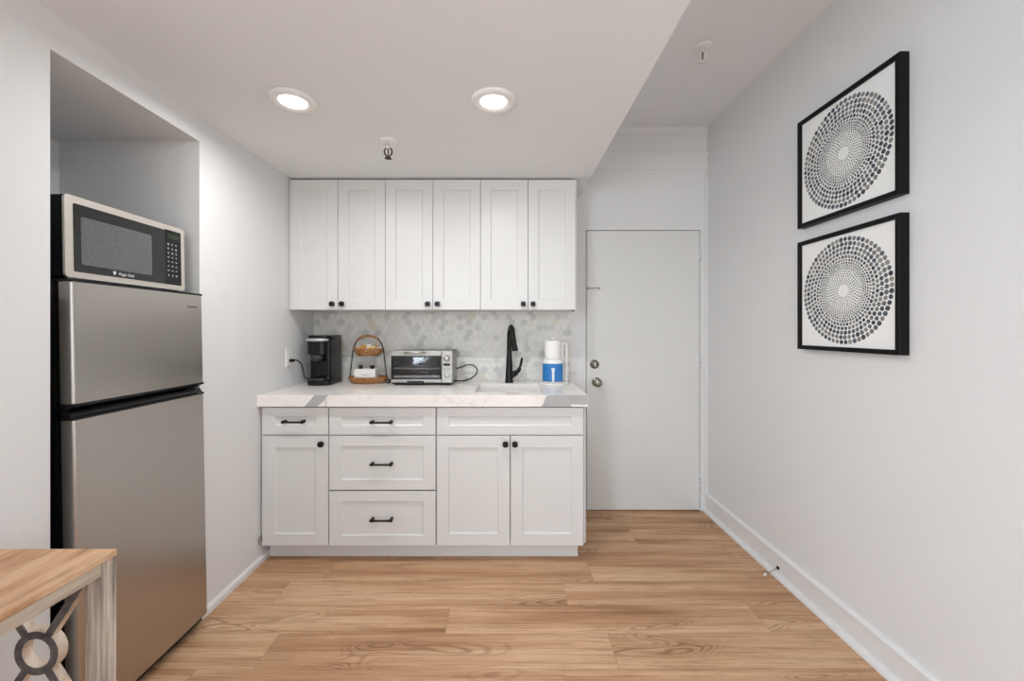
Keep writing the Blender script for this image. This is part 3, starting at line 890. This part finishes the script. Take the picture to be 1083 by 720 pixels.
# outlet on the left wall
oy, oz = 2.613, 1.139
r = thing('wall_outlet', 'white wall outlet on the left wall beside the coffee maker', 'outlet', (XL, oy, oz))
bm = B(); prism(bm, rrect(-.036, .036, -.059, .059, .006, 4), 'X', 0.0003, .006, .002); obj('cover_plate', bm, 'white_plastic', r)
for s in (-1, 1):
    bm = B(); prism(bm, rrect(-.0165, .0165, s * .0195 - .014, s * .0195 + .014, .010, 4), 'X', .005, .0075, .0006); so = obj('socket', bm, 'white_plastic', r)
    bm = B()
    for q_ in (-.006, .006): box(bm, .0074, .0078, q_ - .0008, q_ + .0008, s * .0195 - .001, s * .0195 + .007)
    obj('slots', bm, 'black_matte', so)

# ---------------------------------------------------------------- coffee maker
r = thing('coffee_maker', 'black single-serve coffee maker with silver lid handle by the left wall', 'coffee maker', (-1.232, 2.785, KZ1), None, (0, 0, R(2)))
w, yf_, yb_ = .080, -.118, .118      # half width, front, back (local)
bm = B(); prism(bm, rrect(-w, w, yf_, yb_, (.05, .035, .02, .02), 8), 'Z', .001, .032, .004); obj('base', bm, 'black_plastic', r)
bm = B(); prism(bm, rrect(-w, w, -.030, yb_, (.006, .006, .025, .025), 6), 'Z', .030, .312, .004)
prism(bm, rrect(.046, w, -.100, -.026, (.012, .016, .004, .004), 6), 'Z', .030, .306, .004)
obj('housing', bm, 'black_plastic', r)
bm = B(); prism(bm, rrect(-w, .056, -.116, -.020, (.052, .04, .004, .004), 10), 'Z', .205, .312, .006); hd = obj('brew_head', bm, 'black_plastic', r)
bm = B(); lathe(bm, [(.046, .206), (.044, .180), (.032, .160), (.018, .152), (0, .152)], (-.016, -.066, 0), 28); obj('pod_chute', bm, 'dark_grey_plastic', hd)
bm = B(); prism(bm, rrect(-w + .003, w - .003, -.112, yb_ - .006, (.05, .04, .02, .02), 8), 'Z', .3125, .330, .007); obj('lid', bm, 'black_plastic', r)
bm = B()
arc = []
for i in range(25):
    a_ = PI * (1.04 + i / 24 * .86)
    arc.append((-.008 + .079 * math.cos(a_), -.066 + .062 * math.sin(a_), .300))
tube(bm, arc, [.006 + .003 * math.sin(PI * i / 24) for i in range(25)], 12)
bmesh.ops.scale(bm, verts=bm.verts, vec=(1, 1, 1.25), space=Matrix.Translation((0, 0, -.300)))
obj('lid_handle', bm, 'silver_plastic', r)
bm = B(); prism(bm, rrect(-.068, .044, -.112, -.034, (.045, .03, .01, .01), 6), 'Z', .0325, .046, .003); dt = obj('drip_tray', bm, 'dark_grey_plastic', r)
bm = B()
for i in range(7): box(bm, -.056, .034, -.098 + i * .009, -.094 + i * .009, .0455, .0475)
obj('drip_grid', bm, 'black_metal', dt)
# cord: plug body in the lower socket, curve down to the back of the base (world coordinates, then into the thing's frame)
bm = B()
box(bm, XL + .0085, XL + .036, oy - .010, oy + .010, oz - .0195 - .009, oz - .0195 + .009, .004)
c0 = (XL + .034, oy, oz - .0195)
tube(bm, spline([c0, (XL + .050, oy + .004, oz - .018), (XL + .072, oy + .022, oz - .045), (XL + .072, oy + .05, oz - .10), (XL + .062, oy + .10, KZ1 + .045), (-1.303, oy + .175, KZ1 + .030)], 8), .0036, 8)
inv = (Matrix.Translation(r.location) @ Matrix.Rotation(R(2), 4, 'Z')).inverted()
bmesh.ops.transform(bm, matrix=inv, verts=bm.verts)
obj('power_cord', bm, 'black_matte', r)

# ---------------------------------------------------------------- two-tier basket
bx, by = -.945, 2.825
r = thing('tiered_basket', 'two-tier woven rattan basket with arched handle between coffee maker and toaster oven', 'basket', (bx, by, KZ1))
def woven(a_, b_, z0, z1, rows, taper, nw):
    bm = B()
    for i in range(rows):
        f = i / (rows - 1); k = taper + (1 - taper) * f ** .6
        pts = []
        for j in range(nw * 6):
            an = 2 * PI * j / (nw * 6)
            wv = .0028 * math.cos(nw * an + PI * i)
            pts.append(((a_ * k + wv) * math.cos(an), (b_ * k + wv) * math.sin(an), z0 + (z1 - z0) * f))
        tube(bm, pts, .0046, 6, closed=True)
    for s in range(3):                 # floor of the basket: concentric flat coils
        k = taper * (1 - .3 * s) - .03
        tube(bm, [(a_ * k * math.cos(2 * PI * j / 40), b_ * k * math.sin(2 * PI * j / 40), z0) for j in range(40)], .0042, 6, closed=True)
    lathe(bm, [(0, z0 - .003), (a_ * taper, z0 - .003), (a_ * taper, z0 + .001), (0, z0 + .001)], (0, 0, 0), 40, 'Z', True, 1, b_ / a_)
    return bm
obj('lower_tray', woven(.130, .085, .0065, .041, 6, .84, 22), 'rattan', r)
zup = .192
obj('upper_tray', woven(.098, .064, zup, zup + .045, 6, .66, 18), 'rattan', r)
for s in (-1, 1):
    bm = B()
    tube(bm, spline([(s * .127, 0, .030), (s * .124, 0, .06), (s * .112, 0, .17), (s * .102, 0, .235), (s * .088, 0, .275), (s * .066, 0, .303)], 6), .0042, 10)
    obj('handle_rod', bm, 'black_metal', r)
bm = B()
pts = spline([(-.074, 0, .296), (-.055, 0, .310), (-.028, 0, .320), (0, 0, .323), (.028, 0, .320), (.055, 0, .310), (.074, 0, .296)], 10)
tube(bm, pts, [.0082 + .0016 * math.cos(i * 2.1) for i in range(len(pts))], 10)
obj('handle_grip', bm, 'rattan', r)
# carton in the lower tray
zb = KZ1 + .0085
r2 = thing('tea_box', 'small white carton with a blue curved mark in the lower basket tray', 'box', (bx - .008, by - .012, zb))
bm = B(); box(bm, -.072, .072, -.036, .036, 0, .082, .002); obj('carton', bm, 'paper_white', r2)
bm = B(); box(bm, -.0735, .0735, -.0372, .0372, .0822, .090, .002); box(bm, -.0025, .0025, -.0376, -.036, .060, .0823); obj('lid', bm, 'paper_white', r2)
bm = B(); tube(bm, spline([(-.024, -.0366, .058), (-.008, -.0366, .050), (.010, -.0366, .050), (.030, -.0366, .057)], 6), .0013, 6); obj('printed_mark', bm, 'ink_blue', r2)
for s, lab in ((-1, 'black coffee pod on the white carton, next to the coffee maker side'), (1, 'black coffee pod on the white carton, next to the toaster oven side')):
    o = thing('coffee_pod', lab, 'coffee pod', (bx - .008 + s * .040, by - .014, zb + .0903), 'black coffee pods on the white carton')
    bm = B(); lathe(bm, [(0, 0), (.0135, 0), (.0165, .019), (.0185, .020), (.0185, .0215), (0, .0215)], (0, 0, 0), 24); obj('cup', bm, 'black_plastic', o)
    bm = B(); lathe(bm, [(0, .0216), (.0170, .0216), (.0170, .0224), (0, .0226)], (0, 0, 0), 24); obj('foil_lid', bm, 'dark_grey_plastic', o)
# packets in the upper tray: each one a folded pillow packet
pk = [(-.058, .004, 'paper_cream', 34, 12, 'cream sachet lying at the coffee maker end of the upper basket tray'),
      (-.032, -.020, 'paper_brown', 48, -10, 'brown sachet between two cream ones at the front of the upper basket tray'),
      (-.004, .000, 'paper_white', 55, 6, 'white sachet standing at the middle of the upper basket tray'),
      (.024, -.018, 'paper_cream', 42, -14, 'cream sachet at the front of the upper tray, right of the brown one'),
      (.046, .010, 'paper_brown', 38, 16, 'brown sachet behind the cream one in the upper basket tray'),
      (.064, -.006, 'paper_white', 30, -24, 'white sachet at the toaster oven end of the upper basket tray')]
for px, py, m_, lean, yaw, lab in pk:
    bm = B(); n = 8
    top = []; bot = []
    for i in range(n + 1):
        for j in range(n + 1):
            u, v_ = i / n * 2 - 1, j / n * 2 - 1
            h_ = .0042 * (1 - u ** 4) * (1 - v_ ** 4) + .0004
            top.append(bm.verts.new((u * .024, v_ * .030, h_))); bot.append(bm.verts.new((u * .024, v_ * .030, -h_)))
    for i in range(n):
        for j in range(n):
            k_ = i * (n + 1) + j
            f_ = bm.faces.new((top[k_], top[k_ + n + 1], top[k_ + n + 2], top[k_ + 1])); f_.smooth = True
            f_ = bm.faces.new((bot[k_], bot[k_ + 1], bot[k_ + n + 2], bot[k_ + n + 1])); f_.smooth = True
    rim = [i * (n + 1) for i in range(n + 1)] + [n * (n + 1) + j for j in range(1, n + 1)] + [i * (n + 1) + n for i in range(n - 1, -1, -1)] + list(range(n - 1, 0, -1))
    for a_, b_ in zip(rim, rim[1:] + rim[:1]): bm.faces.new((top[a_], top[b_], bot[b_], bot[a_]))
    o = obj('sachet', bm, m_); tag(o, lab, 'sachet', 'sachets in the upper basket tray')
    o.rotation_euler = (R(lean), 0, R(yaw)); o.location = (bx + px, by + py, KZ1 + zup + .021 + .030 * math.sin(R(lean)) + .003)
# small black round cap on the worktop beside the basket
r = thing('rubber_cap', 'small round black cap lying on the worktop between basket and toaster oven', 'cap', (-.800, 2.805, KZ1))
bm = B(); lathe(bm, [(0, -.012), (.012, -.012), (.0145, -.008), (.0145, .008), (.012, .012), (0, .012)], (0, 0, .0147), 20, 'Y'); obj('shell', bm, 'black_plastic', r)
bm = B(); lathe(bm, [(.0045, -.0128), (.0075, -.0128), (.0075, -.0118), (.0045, -.0118)], (0, 0, .0147), 16, 'Y'); obj('ring', bm, 'rubber_grey', r)

# ---------------------------------------------------------------- toaster oven
ox0, ox1, oyf, oyb = -.750, -.345, 2.690, 2.930
r = thing('toaster_oven', 'stainless toaster oven with glass door on the worktop left of the faucet', 'toaster oven', ((ox0 + ox1) / 2, (oyf + oyb) / 2, KZ1))
zb0, zb1 = KZ1 + .014, KZ1 + .227
xs = ox1 - .072                     # start of the control panel
bm = B()                            # shell: five walls around the cavity
box(bm, ox0, ox1, oyf + .012, oyb, zb1 - .008, zb1, .003); box(bm, ox0, ox1, oyf + .012, oyb, zb0, zb0 + .008, .003)
box(bm, ox0, ox0 + .008, oyf + .012, oyb, zb0, zb1, .003); box(bm, ox1 - .010, ox1, oyf + .012, oyb, zb0, zb1, .003)
box(bm, ox0, ox1, oyb - .008, oyb, zb0, zb1, .003)
part('shell', bm, 'oven_steel', r)
bm = B()                            # dark cavity lining
box(bm, ox0 + .0085, xs, oyf + .016, oyb - .009, zb1 - .013, zb1 - .009); box(bm, ox0 + .0085, xs, oyf + .016, oyb - .009, zb0 + .009, zb0 + .013)
box(bm, ox0 + .0085, ox0 + .0125, oyf + .016, oyb - .009, zb0 + .013, zb1 - .013); box(bm, xs - .004, xs, oyf + .016, oyb - .009, zb0 + .013, zb1 - .013)
box(bm, ox0 + .0125, xs - .004, oyb - .013, oyb - .009, zb0 + .013, zb1 - .013)
part('cavity', bm, 'oven_lining', r)
bm = B()                            # door: top band, bottom band, black side strips
box(bm, ox0, xs - .001, oyf, oyf + .0115, zb1 - .034, zb1, .003); box(bm, ox0, xs - .001, oyf, oyf + .0115, zb0 + .006, zb0 + .026, .003)
dr = part('door', bm, 'oven_steel', r)
bm = B(); box(bm, ox0, ox0 + .012, oyf + .001, oyf + .011, zb0 + .026, zb1 - .034); box(bm, xs - .013, xs - .001, oyf + .001, oyf + .011, zb0 + .026, zb1 - .034)
box(bm, ox0 + .012, xs - .013, oyf + .001, oyf + .011, zb0 + .026, zb0 + .031); box(bm, ox0 + .012, xs - .013, oyf + .001, oyf + .011, zb1 - .041, zb1 - .034)
part('glass_surround', bm, 'black_plastic', r).parent = dr
bm = B(); box(bm, ox0 + .0125, xs - .0135, oyf + .004, oyf + .007, zb0 + .0315, zb1 - .0415); part('glass', bm, 'oven_glass', r).parent = dr
bm = B()
hx0, hx1 = ox0 + .094, ox0 + .226
tube(bm, [(hx0, oyf - .034, zb1 - .010), (hx1, oyf - .034, zb1 - .010)], .0088, 16)
for q_ in (hx0 + .010, hx1 - .010): tube(bm, [(q_, oyf - .034, zb1 - .010), (q_, oyf + .002, zb1 - .014)], .0060, 12)
part('handle', bm, 'steel_light', r).parent = dr
bm = B(); box(bm, xs, ox1, oyf, oyf + .0115, zb0 + .002, zb1, .003); cpn = part('control_panel', bm, 'oven_steel', r)
kxx = (xs + ox1) / 2 - .002
bm = B(); lathe(bm, [(.021, 0), (.021, -.003), (.018, -.005), (.017, -.017), (.014, -.020), (0, -.020)], (kxx, oyf, zb1 - .050), 28, 'Y'); part('dial', bm, 'steel_light', r).parent = cpn
bm = B(); box(bm, kxx - .022, kxx + .022, oyf - .0012, oyf, zb1 - .098, zb1 - .082, .0005); part('display', bm, 'dark_glass', r).parent = cpn
bm = B(); lathe(bm, [(.013, 0), (.013, -.002), (.0115, -.003), (0, -.003)], (kxx, oyf, zb0 + .050), 24, 'Y'); part('start_button', bm, 'steel_light', r).parent = cpn
bm = B()
for i in range(9):
    a_ = PI * (1.15 - 1.3 * i / 8)
    x_, z_ = kxx + .021 * math.cos(a_), zb0 + .050 + .021 * math.sin(a_)
    box(bm, x_ - .0012, x_ + .0012, oyf - .0004, oyf + .0002, z_ - .0012, z_ + .0012)
part('scale_dots', bm, 'dark_grey_plastic', r).parent = cpn
for s in (-1, 1):
    bm = B(); box(bm, kxx + s * .013 - .006, kxx + s * .013 + .006, oyf - .0004, oyf + .0002, zb0 + .092, zb0 + .095); part('button', bm, 'dark_grey_plastic', r).parent = cpn
bm = B(); box(bm, ox0 + .004, ox1 - .004, oyf + .004, oyb, KZ1 + .008, zb0 - .0002, .002); part('plinth', bm, 'black_plastic', r)
bm = B(); box(bm, ox0 + .106, ox0 + .214, oyf - .006, oyf + .03, KZ1 + .008, KZ1 + .030, .003); part('crumb_tray_handle', bm, 'black_plastic', r)
for a_ in (ox0 + .03, ox1 - .03):
    for b_ in (oyf + .03, oyb - .03):
        bm = B(); lathe(bm, [(.012, 0.0003), (.013, .003), (.013, .009)], (a_, b_, KZ1), 14); part('foot', bm, 'black_matte', r)
bm = B()
zr = zb0 + .095
for yy in (oyf + .020, oyb - .02): tube(bm, [(ox0 + .013, yy, zr), (xs - .005, yy, zr)], .0045, 8)
for i in range(15):
    x_ = ox0 + .024 + i * .0205; tube(bm, [(x_, oyf + .020, zr + .0045), (x_, oyb - .02, zr + .0045)], .0018, 6)
part('wire_rack', bm, 'rack_chrome', r)
bm = B(); box(bm, ox0 + .016, xs - .010, oyf + .018, oyb - .02, zb0 + .034, zb0 + .037, .001); box(bm, ox0 + .016, xs - .010, oyf + .016, oyf + .0185, zb0 + .034, zb0 + .050, .001); part('baking_tray', bm, 'rack_chrome', r)
bm = B()
tube(bm, spline([(ox1 - .002, 2.905, KZ1 + .092), (ox1 + .02, 2.905, KZ1 + .096), (ox1 + .075, 2.90, KZ1 + .116), (ox1 + .125, 2.90, KZ1 + .112), (ox1 + .150, 2.90, KZ1 + .072), (ox1 + .118, 2.90, KZ1 + .030), (ox1 + .06, 2.895, KZ1 + .0065), (ox1 - .02, 2.90, KZ1 + .0062), (ox1 - .08, 2.942, KZ1 + .0062)], 8), .0040, 8)
part('power_cord', bm, 'black_matte', r)

# ---------------------------------------------------------------- paper towels
px_, py_ = .330, 2.760
r = thing('paper_towel_holder', 'white paper towel stand with round base at the entrance door end of the worktop', 'paper towel holder', (px_, py_, KZ1))
bm = B(); lathe(bm, [(0, .0005), (.096, .0005), (.098, .004), (.096, .010), (.080, .013), (0, .013)], (0, 0, 0), 40); obj('base', bm, 'white_plastic', r)
bm = B(); tube(bm, [(0, 0, .012), (0, 0, .298)], .006, 12); lathe(bm, [(.006, .297), (.012, .300), (.014, .306), (.010, .313), (0, .315)], (0, 0, 0), 16); obj('post', bm, 'white_plastic', r)
bm = B(); tube(bm, spline([(.083, .0, .010), (.087, .0, .05), (.087, 0, .255), (.083, 0, .268), (.062, 0, .270), (.058, 0, .262), (.058, 0, .165)], 6), .0042, 10); obj('tension_arm', bm, 'white_plastic', r)
r = thing('paper_towel_roll', 'white paper towel roll half out of its blue and white wrapper on the stand', 'paper towels', (px_ - .008, py_, KZ1 + .0135))
bm = B(); lathe(bm, [(.021, .0005), (.053, .0005), (.0545, .004), (.0545, .274), (.053, .278), (.021, .278), (.020, .270), (.020, .01)], (0, 0, 0), 40); 
obj('roll', bm, 'paper_white', r)
def crumple(bm, amp, f, seed):
    rg = random.Random(seed); ph = [rg.uniform(0, 6) for _ in range(6)]
    for v in bm.verts:
        a_ = math.atan2(v.co.y, v.co.x)
        k_ = 1 + amp * (math.sin(f * a_ + ph[0] + v.co.z * 40) + .6 * math.sin((2 * f + 1) * a_ + ph[1] - v.co.z * 65)) 
        v.co.x *= k_; v.co.y *= k_
bm = B(); lathe(bm, [(.056, .001), (.072, .001), (.0735, .01), (.0725, .04), (.0735, .09), (.0730, .125), (.0700, .140), (.062, .153), (.0555, .160), (.0553, .155)], (0, 0, 0), 64)
crumple(bm, .010, 5, 3); wr = obj('wrapper', bm, 'white_plastic', r)
bm = B()                            # blue printed field on the camera-side of the wrapper
def sheet(bm, a0, a1, z0, z1, rad, n=20, m=8, amp=.01):
    g = []
    for i in range(n + 1):
        row_ = []
        for j in range(m + 1):
            a_ = a0 + (a1 - a0) * i / n; z_ = z0 + (z1 - z0) * j / m
            row_.append((rad * math.cos(a_), rad * math.sin(a_), z_))
        g.append(row_)
    fr_ = [[bm.verts.new(p) for p in row_] for row_ in g]
    bk = [[bm.verts.new((p[0] * .985, p[1] * .985, p[2])) for p in row_] for row_ in g]
    for i in range(n):
        for j in range(m):
            f_ = bm.faces.new((fr_[i][j], fr_[i + 1][j], fr_[i + 1][j + 1], fr_[i][j + 1])); f_.smooth = True
            bm.faces.new((bk[i][j], bk[i][j + 1], bk[i + 1][j + 1], bk[i + 1][j]))
    for i in range(n):
        bm.faces.new((fr_[i][0], bk[i][0], bk[i + 1][0], fr_[i + 1][0])); bm.faces.new((fr_[i][m], fr_[i + 1][m], bk[i + 1][m], bk[i][m]))
    for j in range(m):
        bm.faces.new((fr_[0][j], fr_[0][j + 1], bk[0][j + 1], bk[0][j])); bm.faces.new((fr_[n][j], bk[n][j], bk[n][j + 1], fr_[n][j + 1]))
sheet(bm, R(-158), R(-32), .010, .128, .0752); obj('blue_field', bm, 'blue_print', wr)
bm = B(); sheet(bm, R(-99), R(-88), .010, .088, .0762, 4, 4); sheet(bm, R(-101.5), R(-85.5), .084, .100, .0764, 6, 3); obj('white_stripe', bm, 'white_plastic', wr)

# ---------------------------------------------------------------- light
def area(name, loc, rot, sx, sy, watt, col):
    la = bpy.data.lights.new(name, 'AREA'); la.shape = 'RECTANGLE'; la.size = sx; la.size_y = sy; la.energy = watt; la.color = col
    o = bpy.data.objects.new(name, la); COL.objects.link(o); o.location = loc; o.rotation_euler = rot
    return o
area('rear_fill_light', ((WX0 + WX1) / 2, YF - .2, (WZ0 + WZ1) / 2), (PI / 2, 0, 0), WX1 - WX0 + .2, WZ1 - WZ0 + .2, 47.0, (.97, 1.03, 1.03))  # added ambient fill from behind the camera, through an invented window
area('side_fill_light', (XL - .17, (LY0 + LY1) / 2, (LZ0 + LZ1) / 2), (0, -PI / 2, 0), LZ1 - LZ0 + .1, LY1 - LY0 + .1, 122.0, (.89, 1.0, 1.11))  # added side fill to brighten the right wall; its window is invented
#CAL
w = bpy.data.worlds.new('world'); scene.world = w; w.use_nodes = True
bg = w.node_tree.nodes['Background']
sky = w.node_tree.nodes.new('ShaderNodeTexSky'); sky.sky_type = 'HOSEK_WILKIE'; sky.sun_direction = (0.3, 0.6, 0.75)
w.node_tree.links.new(sky.outputs[0], bg.inputs[0]); bg.inputs[1].default_value = 1.0

vs_ = scene.view_settings
vs_.view_transform = 'Standard'; vs_.look = 'None'; vs_.gamma = 1.0; vs_.use_curve_mapping = False
vs_.exposure = 0.03
scene.cycles.max_bounces = 10; scene.cycles.diffuse_bounces = 6
scene.cycles.use_denoising = True
